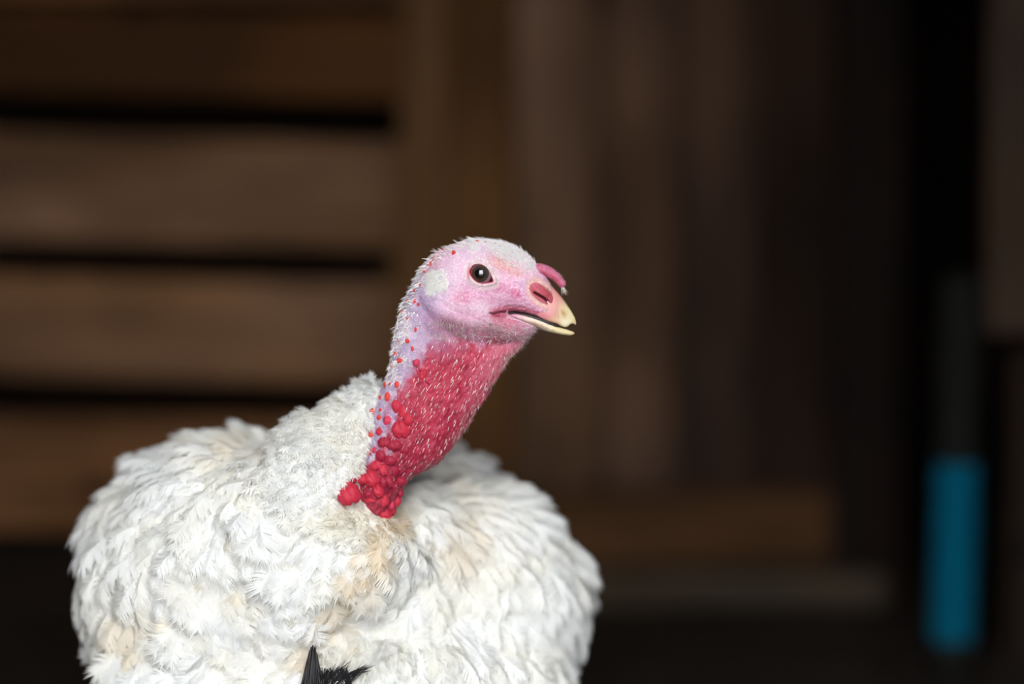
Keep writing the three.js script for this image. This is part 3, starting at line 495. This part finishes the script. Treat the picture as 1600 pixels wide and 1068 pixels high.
// a sliver rooted in the skin at picture place x, y (and its mirror on the far side)
function bristle(list, x, y, dx, dy, lift, len, wid, c, spin = 0.25) {
  const p = onSkin(x, y); if (!p) return; const n = grad(headField, p, 2.5), d = V(dx, -dy, 0);
  list.push({ m: frame(p.clone().addScaledVector(n, -0.6), n, d, lift, wid, len, wid, rr(-spin, spin)), c });
  const z0 = gz(y), q = V(p.x, p.y, 2 * z0 - p.z), n2 = V(n.x, n.y, -n.z);
  list.push({ m: frame(q.addScaledVector(n2, -0.6), n2, d, lift, wid, len, wid, rr(-spin, spin)), c });
}
const outlinePt = (i) => OUT[((i % OUT.length) + OUT.length) % OUT.length];
const W = () => { const k = rr(0.84, 0.96); return [k, k * rr(0.95, 1), k * rr(0.9, 1)]; };
{
  const crown = [], nape = [], neck = [], chin = [], ear = [];
  for (let i = 0; i < 6500; i++) { // white down on the forehead and crown
    const x = rr(738, 842), y = rr(368, 430); if (sample(G2, x, y) > -0.4) continue;
    const top = x < 765 ? 372 : 0.32 * (x - 765) + 372, dpt = y - top + 9 * noise(x / 7, y / 7, 4); if (rnd() > lerp(ss(24, 0, dpt), ss(46, 8, dpt), ss(765, 805, x))) continue;
    bristle(crown, x, y, -0.75, -0.5, rr(0.06, 0.42), rr(7, 15), rr(0.5, 1.15), W(), 0.4);
  }
  for (let i = 0; i < 5600; i++) { // short feathers down the nape and behind the crown
    const x = rr(604, 740), y = rr(368, 600), d = sample(G2, x, y); if (d > -0.3) continue;
    const depth = y < 470 ? 22 : y < 540 ? 34 : 30; if (rnd() > ss(depth, 0, -d) || (y > 540 && x > 660)) continue;
    const a = y < 400 ? [-0.85, -0.35] : y < 480 ? [-0.95, 0.25] : [-0.6, 0.8];
    bristle(nape, x, y, a[0], a[1], rr(0.12, 0.8), rr(5, 14), rnd() < 0.4 ? rr(1.6, 3.4) : rr(0.4, 1.1), mixc(W(), [0.55, 0.46, 0.40], rnd() < 0.2 ? 0.5 : 0), 0.7);
  }
  for (let i = 0; i < 840; i++) { // pale hairs of the red skin
    const gx = i % 24, gy = (i / 24) | 0, y = 520 + gy * 7.2 + rr(-5, 5), x = 590 + gx * 9.6 + rr(-6, 6) - (y - 520) * 0.12;
    if (sample(G2, x, y) > -1 || redness(x, y) < 0.35 || seg(x, y, [[600, 640], [598, 800]]) < 16) continue;
    bristle(neck, x, y, -0.42, 0.9, rr(0.12, 0.5), rr(5, 12), rr(0.6, 1.7), mixc([0.78, 0.66, 0.64], [0.9, 0.86, 0.84], rnd()), 0.2);
  }
  for (let i = 0; i < 420; i++) { // fine pale hairs along the front edge of the throat
    const t = rnd(), e = [[824, 533], [804, 553], [792, 566], [774, 597], [750, 635], [731, 665], [712, 692]], s = t * 6, k = Math.min(5, s | 0), f = s - k, x = lerp(e[k][0], e[k + 1][0], f) - 18 * rnd() ** 2, y = lerp(e[k][1], e[k + 1][1], f) - rr(1, 3);
    bristle(neck, x, y, 0.1, 1, rr(0.1, 0.5), rr(6, 13), rr(0.2, 0.42), [0.72, 0.55, 0.5], 0.5);
  }
  for (let i = 0; i < 1700; i++) { // hair of the chin and jaw
    const x = rr(672, 838), y = 505 + (x - 672) * 0.09 + rr(-22, 20) * (x < 720 ? 1.1 : 0.75); if (sample(G2, x, y) > -0.4 || y < 497 + (x > 770 ? 6 : 0)) continue;
    const tone = rnd(), c = tone < 0.5 ? [0.40, 0.27, 0.28] : tone < 0.75 ? [0.62, 0.48, 0.48] : [0.8, 0.7, 0.7];
    bristle(chin, x, y, x < 730 ? -0.3 : 0.8, x < 730 ? 0.9 : 0.4, rr(0.05, 0.35), rr(6, 16), rr(0.3, 0.6), c, 0.9);
  }
  for (let i = 0; i < 1300; i++) { // white tuft over the ear
    const a = rr(0, 6.283), r = rnd() ** 0.72, kr = 1.05 + 0.45 * noise(Math.cos(a) * 1.5 + 4, Math.sin(a) * 1.5, 1), x = 685 + 20 * kr * r * Math.cos(a), y = 441 + 18 * kr * r * Math.sin(a);
    bristle(ear, x, y, -0.75 + 0.4 * Math.cos(a), 0.5 + 0.5 * Math.sin(a), rr(0.05, 0.3), rr(7, 16), rr(0.6, 1.2), mixc([0.96, 0.95, 0.93], [0.85, 0.78, 0.66], rnd() * rnd()), 0.3);
  }
  for (let i = 0; i < 900; i++) { const x = rr(668, 800), y = rr(380, 500); if (polyDist(x, y, EYE) < 9 || gauss(x, y, 785, 465, 40, 25) > 0.5) continue; if (sample(G2, x, y) < -1) bristle(ear, x, y, -0.8, 0.4, rr(0.05, 0.3), rr(3, 7), rr(0.25, 0.5), W(), 0.5); }
  inst(turkey, 'crown_down', sliver, bristleMat, crown); inst(turkey, 'nape_feathers', sliver, bristleMat, nape); inst(turkey, 'neck_bristles', sliver, bristleMat, neck);
  inst(turkey, 'chin_hair', sliver, bristleMat, chin); inst(turkey, 'ear_tuft', sliver, bristleMat, ear);
}

// ---- lofted pieces: sections across x
function loft(st, sections, power, colorOf) {
  const curve = new THREE.CatmullRomCurve3(st.map(([x, t, b]) => V(x, t, b)), false, 'centripetal'), curve2 = new THREE.CatmullRomCurve3(st.map(([x, , , w]) => V(x, w, 0)), false, 'centripetal');
  const pos = [], idx = [], colr = [], m = 28, n = sections;
  for (let i = 0; i <= n; i++) {
    const q = curve.getPoint(i / n), w = curve2.getPoint(i / n).y, cy = (q.y + q.z) / 2, hy = (q.z - q.y) / 2;
    for (let k = 0; k < m; k++) { const a = k / m * Math.PI * 2, c = Math.cos(a), s = Math.sin(a), X = q.x, Y = cy - hy * Math.sign(s) * Math.abs(s) ** (2 / (Array.isArray(power) ? power[s > 0 ? 0 : 1] : power)), pw = Array.isArray(power) ? power[s > 0 ? 0 : 1] : power, Z = w * Math.sign(c) * Math.abs(c) ** (2 / pw); const d = 0.25 * noise(X / 3, Y / 3, Z / 3); pos.push(X, -Y + d, Z + d); colr.push(...colorOf(X, Y, Z)); }
  }
  for (let i = 0; i < n; i++) for (let k = 0; k < m; k++) { const a = i * m + k, b = i * m + (k + 1) % m; idx.push(a, a + m, b, b, a + m, b + m); }
  for (const e of [0, n]) { const o = pos.length / 3, q = curve.getPoint(e / n); pos.push(q.x + (e ? 0.4 : 0), -(q.y + q.z) / 2, 0); colr.push(...colorOf(q.x, (q.y + q.z) / 2, 0)); for (let k = 0; k < m; k++) { const a = e * m + k, b = e * m + (k + 1) % m; if (e) idx.push(a, o, b); else idx.push(a, b, o); } }
  const g = new THREE.BufferGeometry(); g.setAttribute('position', new THREE.Float32BufferAttribute(pos, 3)); g.setAttribute('color', new THREE.Float32BufferAttribute(colr, 3));
  // outward winding whichever way the sections ran
  g.setIndex(idx); g.computeVertexNormals(); const P = g.attributes.position, N = g.attributes.normal; let s = 0; for (let i = 0; i < (n + 1) * m; i++) s += N.getZ(i) * P.getZ(i);
  if (s < 0) { for (let i = 0; i < idx.length; i += 3) [idx[i], idx[i + 1]] = [idx[i + 1], idx[i]]; g.setIndex(idx); g.computeVertexNormals(); }
  return g;
}
const hornMat = new THREE.MeshPhysicalMaterial({ vertexColors: true, roughness: 0.38, clearcoat: 0.25, clearcoatRoughness: 0.35 });
const horn = rgb(222, 204, 158), hornPale = rgb(232, 224, 196), hornPink = rgb(216, 150, 142), crust = rgb(176, 124, 52);
put(turkey, 'upper_beak', loft([[832, 436, 489, 10], [840, 436, 495, 15], [850, 440, 500, 16.4], [862, 447, 504, 15.2], [870, 455, 506, 13.6], [876, 462, 509, 11.8], [882, 470, 511.2, 10], [887, 477, 510, 8.2], [892, 484.5, 505.8, 6.4], [896, 491.5, 505.6, 4.6], [898.6, 497, 507, 3], [899.8, 501.5, 507.4, 1.4]], 64, [2.2, 4.5], (x, y, z) => {
  const n = fbm(x / 7, y / 7, z / 7), n2 = noise(x / 2.2, y / 2.2, z / 2.2); let c = mixc(hornPink, horn, ss(866, 889, x + 8 * n + (y - 480) * 0.25));
  c = mixc(c, rgb(214, 128, 138), 0.8 * ss(872, 852, x) * ss(480, 490, y)); c = mixc(c, hornPale, 0.8 * gauss(x, y, 884, 503, 8, 8)); c = mixc(c, crust, 0.9 * clamp(gauss(x, y, 876, 490, 7, 4.5) * (1.7 + 1.8 * n2)) + 0.4 * gauss(x, y, 897, 504, 3, 4)); c = mixc(c, rgb(220, 206, 130), 0.4 * gauss(x, y, 862, 500, 10, 3)); return c;
}).applyMatrix4(MB), hornMat);
put(turkey, 'lower_beak', loft([[784, 491, 495, 3], [792, 490.5, 497.5, 8], [800, 489.5, 500, 14], [812, 490.8, 504, 17], [828, 495, 510, 16.8], [844, 500.4, 514.6, 15], [858, 506.4, 518.6, 13], [868, 510, 520.8, 11.4], [880, 513, 523, 9], [889, 515.6, 523.8, 6.6], [894, 517.6, 523.2, 4.4], [897, 519.2, 521.8, 2.2]], 60, [4.5, 2.3], (x, y, z) => {
  const top = ss(0, 1, 1 - (y - (489 + (x - 800) * 0.28)) / 7), n = fbm(x / 6, y / 6, z / 6), n2 = noise(x / 2, y / 2, z / 2);
  let c = mixc(rgb(226, 160, 176), hornPale, ss(806, 840, x)); c = mixc(c, horn, ss(850, 872, x)); c = mixc(c, rgb(126, 88, 112), 0.85 * (1 - top) * ss(866, 836, x)); c = mixc(c, crust, 0.75 * clamp(Math.exp(-((seg(x, y, [[818, 499], [840, 507], [866, 517]]) / 2) ** 2)) * (0.7 + n2))); return mixc(c, hornPale, 0.3 * n);
}).applyMatrix4(MB), hornMat);
put(turkey, 'mouth_lining', loft([[780, 486, 493, 8], [800, 485, 494, 14], [830, 488, 502, 13], [856, 497, 511, 10], [872, 504, 514, 6]], 24, 2, () => rgb(26, 8, 10)).applyMatrix4(MB), new THREE.MeshStandardMaterial({ vertexColors: true, roughness: 0.5 }));

// ---- snood
{
  const cur = new THREE.CatmullRomCurve3([[822, 426, 0], [832, 421.5, 2], [845, 420.5, 4], [858, 425, 5], [868, 432, 5], [876, 440.5, 5], [881.5, 449, 4]].map(([x, y, z]) => V(x, -y, z)));
  const g = new THREE.TubeGeometry(cur, 80, 1, 30, false), P = g.attributes.position, c = [], ctr = V();
  for (let i = 0; i < P.count; i++) {
    const t = Math.floor(i / 31) / 80; cur.getPointAt(t, ctr); const v = V().fromBufferAttribute(P, i), n = v.clone().sub(ctr).normalize();
    const r = (t > 0.9 ? 6.6 * Math.sqrt(Math.max(0.02, 1 - ((t - 0.9) / 0.1) ** 2)) : lerp(9.2, 6.6, ss(0.2, 0.9, t))) * (t < 0.12 ? lerp(0.6, 1, t / 0.12) : 1) + 0.9 * fbm(v.x / 2.6, v.y / 2.6, v.z / 2.6);
    v.copy(ctr).addScaledVector(n, r); P.setXYZ(i, v.x, v.y, v.z);
    const k = fbm(v.x / 5, v.y / 5, v.z / 5), k2 = noise(v.x / 1.6, v.y / 1.6, v.z / 1.6); c.push(...mixc(mixc(rgb(204, 98, 120), rgb(188, 76, 96), clamp(0.5 + k - n.y * 0.3)), rgb(226, 176, 206), clamp(0.25 * n.y + 0.3 + 0.5 * k2) * 0.7));
  }
  g.setAttribute('color', new THREE.Float32BufferAttribute(c, 3)); g.computeVertexNormals();
  put(turkey, 'snood', sideUV(g, 40).applyMatrix4(MB), skinMat);
  const hair = [];
  for (let i = 0; i < 46; i++) { const t = i < 26 ? rr(0.9, 1) : rr(0.2, 0.95), p = cur.getPointAt(t), a = rr(0, 6.283), n = V(Math.cos(a) * 0.6, i < 26 ? -0.8 : 0.8, Math.sin(a)).normalize(), d = i < 26 ? V(0.6, -1, 0) : V(0.8, 0.3, 0); hair.push({ m: frame(p.addScaledVector(n, 5), n, d, rr(0.3, 0.9), 0.55, rr(8, i < 26 ? 15 : 8), 0.55, rr(-0.4, 0.4)), c: [0.8, 0.74, 0.68] }); }
  inst(turkey, 'snood_bristles', sliver, bristleMat, hair);
}
// ---- eyes: ball with iris and pupil under a clear cornea
for (const sd of [1, -1]) {
  const zc = (skinZ(730, 440) ?? 40) - 15.5, ctr = V(752, -428.5, sd * zc), R = 17.5;
  const place = (m, c) => { const q = new THREE.Matrix4().multiplyMatrices(MB, c); q.decompose(m.position, m.quaternion, m.scale); };
  const turn = new THREE.Matrix4().makeRotationX(sd * Math.PI / 2), e = new THREE.Group(); e.name = numbered('eye'); turkey.add(e);
  const cap = (r, th0, th1) => new THREE.SphereGeometry(r, 48, 24, 0, Math.PI * 2, th0, th1 - th0);
  const base = new THREE.Matrix4().makeTranslation(ctr.x, ctr.y, ctr.z).multiply(turn);
  const ball = put(e, 'eyeball', cap(R, 0, Math.PI), new THREE.MeshPhysicalMaterial({ color: col(150, 134, 150), roughness: 0.25, clearcoat: 1, clearcoatRoughness: 0.03 })); place(ball, base);
  const ig = cap(R + 0.25, 0, 0.86), P = ig.attributes.position, c = [];
  for (let i = 0; i < P.count; i++) { const a = Math.acos(clamp(P.getY(i) / (R + 0.25), -1, 1)), th = Math.atan2(P.getZ(i), P.getX(i)), k = 0.5 + 0.5 * noise(Math.cos(th) * 5 + 5, Math.sin(th) * 5, 2); c.push(...(a > 0.8 ? rgb(24, 18, 18) : mixc(mixc(rgb(30, 20, 15), rgb(70, 56, 45), ss(0.36, 0.7, a)), rgb(88, 76, 64), k * 0.3 * ss(0.45, 0.75, a)))); }
  ig.setAttribute('color', new THREE.Float32BufferAttribute(c, 3));
  const tilt = new THREE.Matrix4().makeRotationX(-0.02).multiply(new THREE.Matrix4().makeRotationY(-0.1));
  const look = new THREE.Matrix4().makeTranslation(ctr.x, ctr.y, ctr.z).multiply(tilt).multiply(turn);
  place(put(e, 'iris', ig, new THREE.MeshPhysicalMaterial({ vertexColors: true, roughness: 0.3, clearcoat: 1, clearcoatRoughness: 0.02 })), look);
  place(put(e, 'pupil', cap(R + 0.45, 0, 0.4), new THREE.MeshPhysicalMaterial({ color: col(8, 7, 9), roughness: 0.2, clearcoat: 1, clearcoatRoughness: 0.02 })), look);
}
// ---- caruncles: every one a lobe of its own on the skin
{
  const shapes = [1, 2, 3, 4].map((s) => { const g = new THREE.SphereGeometry(1, 26, 18), P = g.attributes.position; for (let i = 0; i < P.count; i++) { const x = P.getX(i), y = P.getY(i), z = P.getZ(i), k = 1 + 0.26 * fbm(x * 1.4 + s * 9, y * 1.4, z * 1.4) + 0.05 * noise(x * 5 + s, y * 5, z * 5) - (s > 1 ? 0.2 * Math.exp(-(((x + 0.15 * s - 0.5 + 0.2 * y) / 0.16) ** 2)) : 0); P.setXYZ(i, x * k, y * k, z * k); } g.computeVertexNormals(); return g; });
  const cBump = SKIN_B.clone(); cBump.repeat.set(0.7, 0.4);
  const mk = (r, g, b) => new THREE.MeshPhysicalMaterial({ color: col(r, g, b), bumpMap: cBump, bumpScale: 0.00025, roughness: 0.55, specularIntensity: 0.5 });
  const orange = mk(210, 66, 56), red = mk(186, 44, 64), deepRed = mk(154, 32, 56), pinkRed = mk(198, 58, 86);
  // x, y, width, height, kind, turn
  const L = [[747, 377, 4, 1.6, 0, -0.3], [753, 375.5, 3, 1.3, 0, 0.2], [759, 378.5, 3.2, 2, 0], [772, 381.5, 4, 1, 0, 0.5], [779, 386, 3.6, 0.9, 0, 0.5], [742, 379, 3, 1.3, 0, -0.4], [709.5, 396, 3.4, 4.6, 0], [692, 390, 2.4, 5, 0, 0.5], [674, 413, 2, 3.6, 0, 0.4], [664, 425, 3.4, 1.8, 0, -0.5], [678, 404, 2, 3, 0, 0.6], [657, 446, 1.8, 3, 0],
    [648, 455, 2, 3.5, 0], [636, 470, 2.4, 5, 0, -0.3], [649, 472, 2.4, 5, 0, -0.2], [655, 476, 2.5, 3, 0], [629, 487, 2.4, 4.4, 0, -0.3], [638, 498, 3, 2, 0, 0.5], [651, 515, 2.4, 4.4, 0], [624, 532.5, 3.2, 2.2, 0], [638, 532.5, 3.2, 3.6, 0, 0.3], [646, 544.5, 2.6, 4.4, 0], [619, 552, 3.2, 3.6, 0], [626, 563, 5.8, 4.4, 0], [613.5, 572, 3.2, 3, 0, 0.6],
    [602.5, 601, 3.6, 5, 0, 0.5], [610, 599, 2, 3, 0, 0.4], [621.5, 600, 3.6, 6, 0, -0.1], [606.7, 619, 5, 7, 0], [594.5, 621.5, 3.2, 4.6, 0, 0.6], [581.8, 643, 4.6, 6, 0], [595.6, 639.5, 3, 3, 0], [593.4, 651.5, 4.4, 4, 0], [580, 677, 5, 7, 0, -0.5], [579, 706, 6, 5.6, 3], [586, 702, 4.5, 5, 3],
    [606.5, 656, 7.4, 8.4, 3], [594.5, 673, 6.4, 6.4, 1, 0.4], [627.5, 669.5, 14.5, 14, 1], [621, 634, 7.5, 10.5, 1, 0.3], [632, 642, 7, 11, 1, -0.2], [652, 566, 5, 6, 3, -0.4], [662, 586, 6, 12, 1, -0.45], [640, 655, 8, 9, 1], [600, 690, 10, 9, 2], [617, 694, 11, 8, 2], [631, 700, 8, 9, 2], [595.5, 711, 8.4, 9.4, 2], [611, 718, 9.6, 9, 2], [588, 726, 9.5, 7.5, 1, 0.2], [600, 733, 7, 9, 1, 0.3], [618, 733, 7, 9, 2, 0.4],
    [567, 748, 8.8, 8.4, 1], [581.5, 747, 11, 13, 1, 0.5], [592, 766, 8.6, 11, 1, 0.3], [576.5, 771, 6.8, 5.6, 2, 0.5], [579.5, 781, 9, 4.6, 1], [600, 780, 7.6, 12, 1, 0.25], [601, 802, 10.6, 11.4, 1], [610, 800, 7.4, 9, 1, -0.3], [618, 784, 7.4, 11, 1, -0.2], [611, 789, 4.6, 8, 3], [625, 771, 4.6, 7, 2], [553.5, 749, 5.4, 5.4, 2], [546, 755, 6, 5, 1], [547.5, 771.5, 17.4, 16.6, 1, 0.2], [609, 750, 6, 12, 2, 0.3], [600, 752, 6, 9, 2, 0.2], [626, 752, 9, 8, 2]];
  const mats = [orange, red, deepRed, pinkRed], q = new THREE.Matrix4();
  L.forEach(([x, y, w, h, kind, a = 0], i) => {
    let z = skinZ(x, y); const low = y > 735; if (z === null) z = gz(y) + 20;
    if (low || x < 596) { let zf = 110; while (zf > -60 && bodyField(x, -y, zf) > 0) zf -= 1.5; z = Math.max(z, zf + (low ? 12 : 5)) + (w > 16 ? 9 : 0); } else z += (kind ? -0.12 : 0.05) * Math.min(w, h);
    const n = low ? V(0, 0, 1) : (() => { const p = onSkin(x, y); return p ? grad(headField, p, 4) : V(0, 0, 1); })();
    const dp = Math.min(w, h) * (kind ? low ? 0.85 : 0.55 : 0.6);
    q.makeBasis(V(Math.cos(a), Math.sin(a), 0), V(-Math.sin(a), Math.cos(a), 0), V(0, 0, 1)).setPosition(V(x, -y, z));
    if (n.z > 0.2) q.multiply(new THREE.Matrix4().makeRotationFromQuaternion(new THREE.Quaternion().setFromUnitVectors(V(0, 0, 1), V(n.x * 0.5, n.y * 0.5, n.z).normalize())));
    q.multiply(new THREE.Matrix4().makeScale(w, h, dp)); q.premultiply(MB);
    const m = put(turkey, 'caruncle', shapes[(i + (kind ? 1 : 0)) % (kind ? 4 : 2)], mats[kind]); q.decompose(m.position, m.quaternion, m.scale);
    if (x === 547.5) m.userData.label = 'large round red caruncle';
  });
}
// ---- beard: a tuft of black wiry bristles on the breast
{
  const L = [], rootZ = (px, py) => { let z = 120; while (z > -300) { const p = at(px, py, z); if (bodyField(p.x, p.y, p.z) < 0) break; z -= 3; } return z; };
  const zb = rootZ(490, 1040) + 30;
  const strand = (x0, y0, x1, y1, w, dz) => { const a = at(x0, y0, zb + dz), b = at(x1, y1, zb + dz + rr(2, 14)), d = b.clone().sub(a), len = d.length(); d.normalize(); const n = V(-d.y * 0.3, d.x * 0.3, 1).addScaledVector(d, -d.z).normalize(); L.push({ m: frame(a, n, d, 0, w, len, w, 0), c: rnd() < 0.5 ? [0.010, 0.011, 0.015] : [0.016, 0.014, 0.013] }); };
  for (let i = 0; i < 150; i++) { const x = rr(-1, 1); strand(489 + x * 6, rr(1004, 1034) + Math.abs(x) * 12, 484 + x * 28 + rr(-3, 3), rr(1110, 1170), rr(3, 5), rr(0, 14)); }
  for (let i = 0; i < 120; i++) { const t = rnd(); strand(lerp(488, 540, t) + rr(-4, 4), 1048 + rr(-6, 8), lerp(480, 560, t) + rr(-8, 8), rr(1110, 1170), rr(2.5, 4.5), rr(2, 12)); }
  for (let i = 0; i < 85; i++) { const t = rnd(), x = lerp(498, 552, t); const up = rnd() ** 2; strand(x - 14 + rr(-8, 8), 1070 + rr(-14, 14), x + rr(0, 14) + 18 * up, 1052 - 26 * up * (0.4 + 0.6 * Math.sin(t * 3.1)) + rr(-5, 5), rr(1.2, 2.6), rr(4, 14)); }
  for (let i = 0; i < 22; i++) strand(546 + rr(-6, 6), 1052 + rr(-3, 6), rr(566, 588), 1043 + rr(-10, 8), rr(1.2, 2.2), rr(6, 12));
  inst(turkey, 'beard', sliver, new THREE.MeshStandardMaterial({ color: 0xffffff, roughness: 0.5 }), L, { label: 'black bristle tuft on the breast' });
}
// ---- legs below the frame, feet on the soil
for (const [px, w] of [[430, -190], [640, -300]]) {
  const top = at(px, 1180, w).applyMatrix4(MB), foot = V(top.x, 0.012, top.z + 0.02), parts = [];
  const tube = (a, b, r0, r1, bend = V()) => { const c = new THREE.CatmullRomCurve3([a, a.clone().lerp(b, 0.5).add(bend), b]), g = new THREE.TubeGeometry(c, 12, 1, 12, false), P = g.attributes.position, q = V(), v = V(); for (let i = 0; i < P.count; i++) { const t = Math.floor(i / 13) / 12; c.getPointAt(t, q); v.fromBufferAttribute(P, i).sub(q).setLength(lerp(r0, r1, t) * (t > 0.95 ? 0.5 : 1)).add(q); P.setXYZ(i, v.x, v.y, v.z); } g.computeVertexNormals(); parts.push(g); };
  tube(top, foot, 0.016, 0.012, V(0, 0, -0.012));
  for (const [a, l] of [[-0.5, 0.075], [0.05, 0.095], [0.6, 0.075], [Math.PI, 0.035]]) tube(foot, V(foot.x + Math.sin(a + 0.5) * l, 0.0, foot.z + Math.cos(a + 0.5) * l), 0.011, 0.005, V(0, 0.006, 0));
  put(turkey, 'leg', mergeGeometries(parts), new THREE.MeshStandardMaterial({ color: col(176, 140, 130), roughness: 0.6 }));
}
renderer.render(scene, camera);
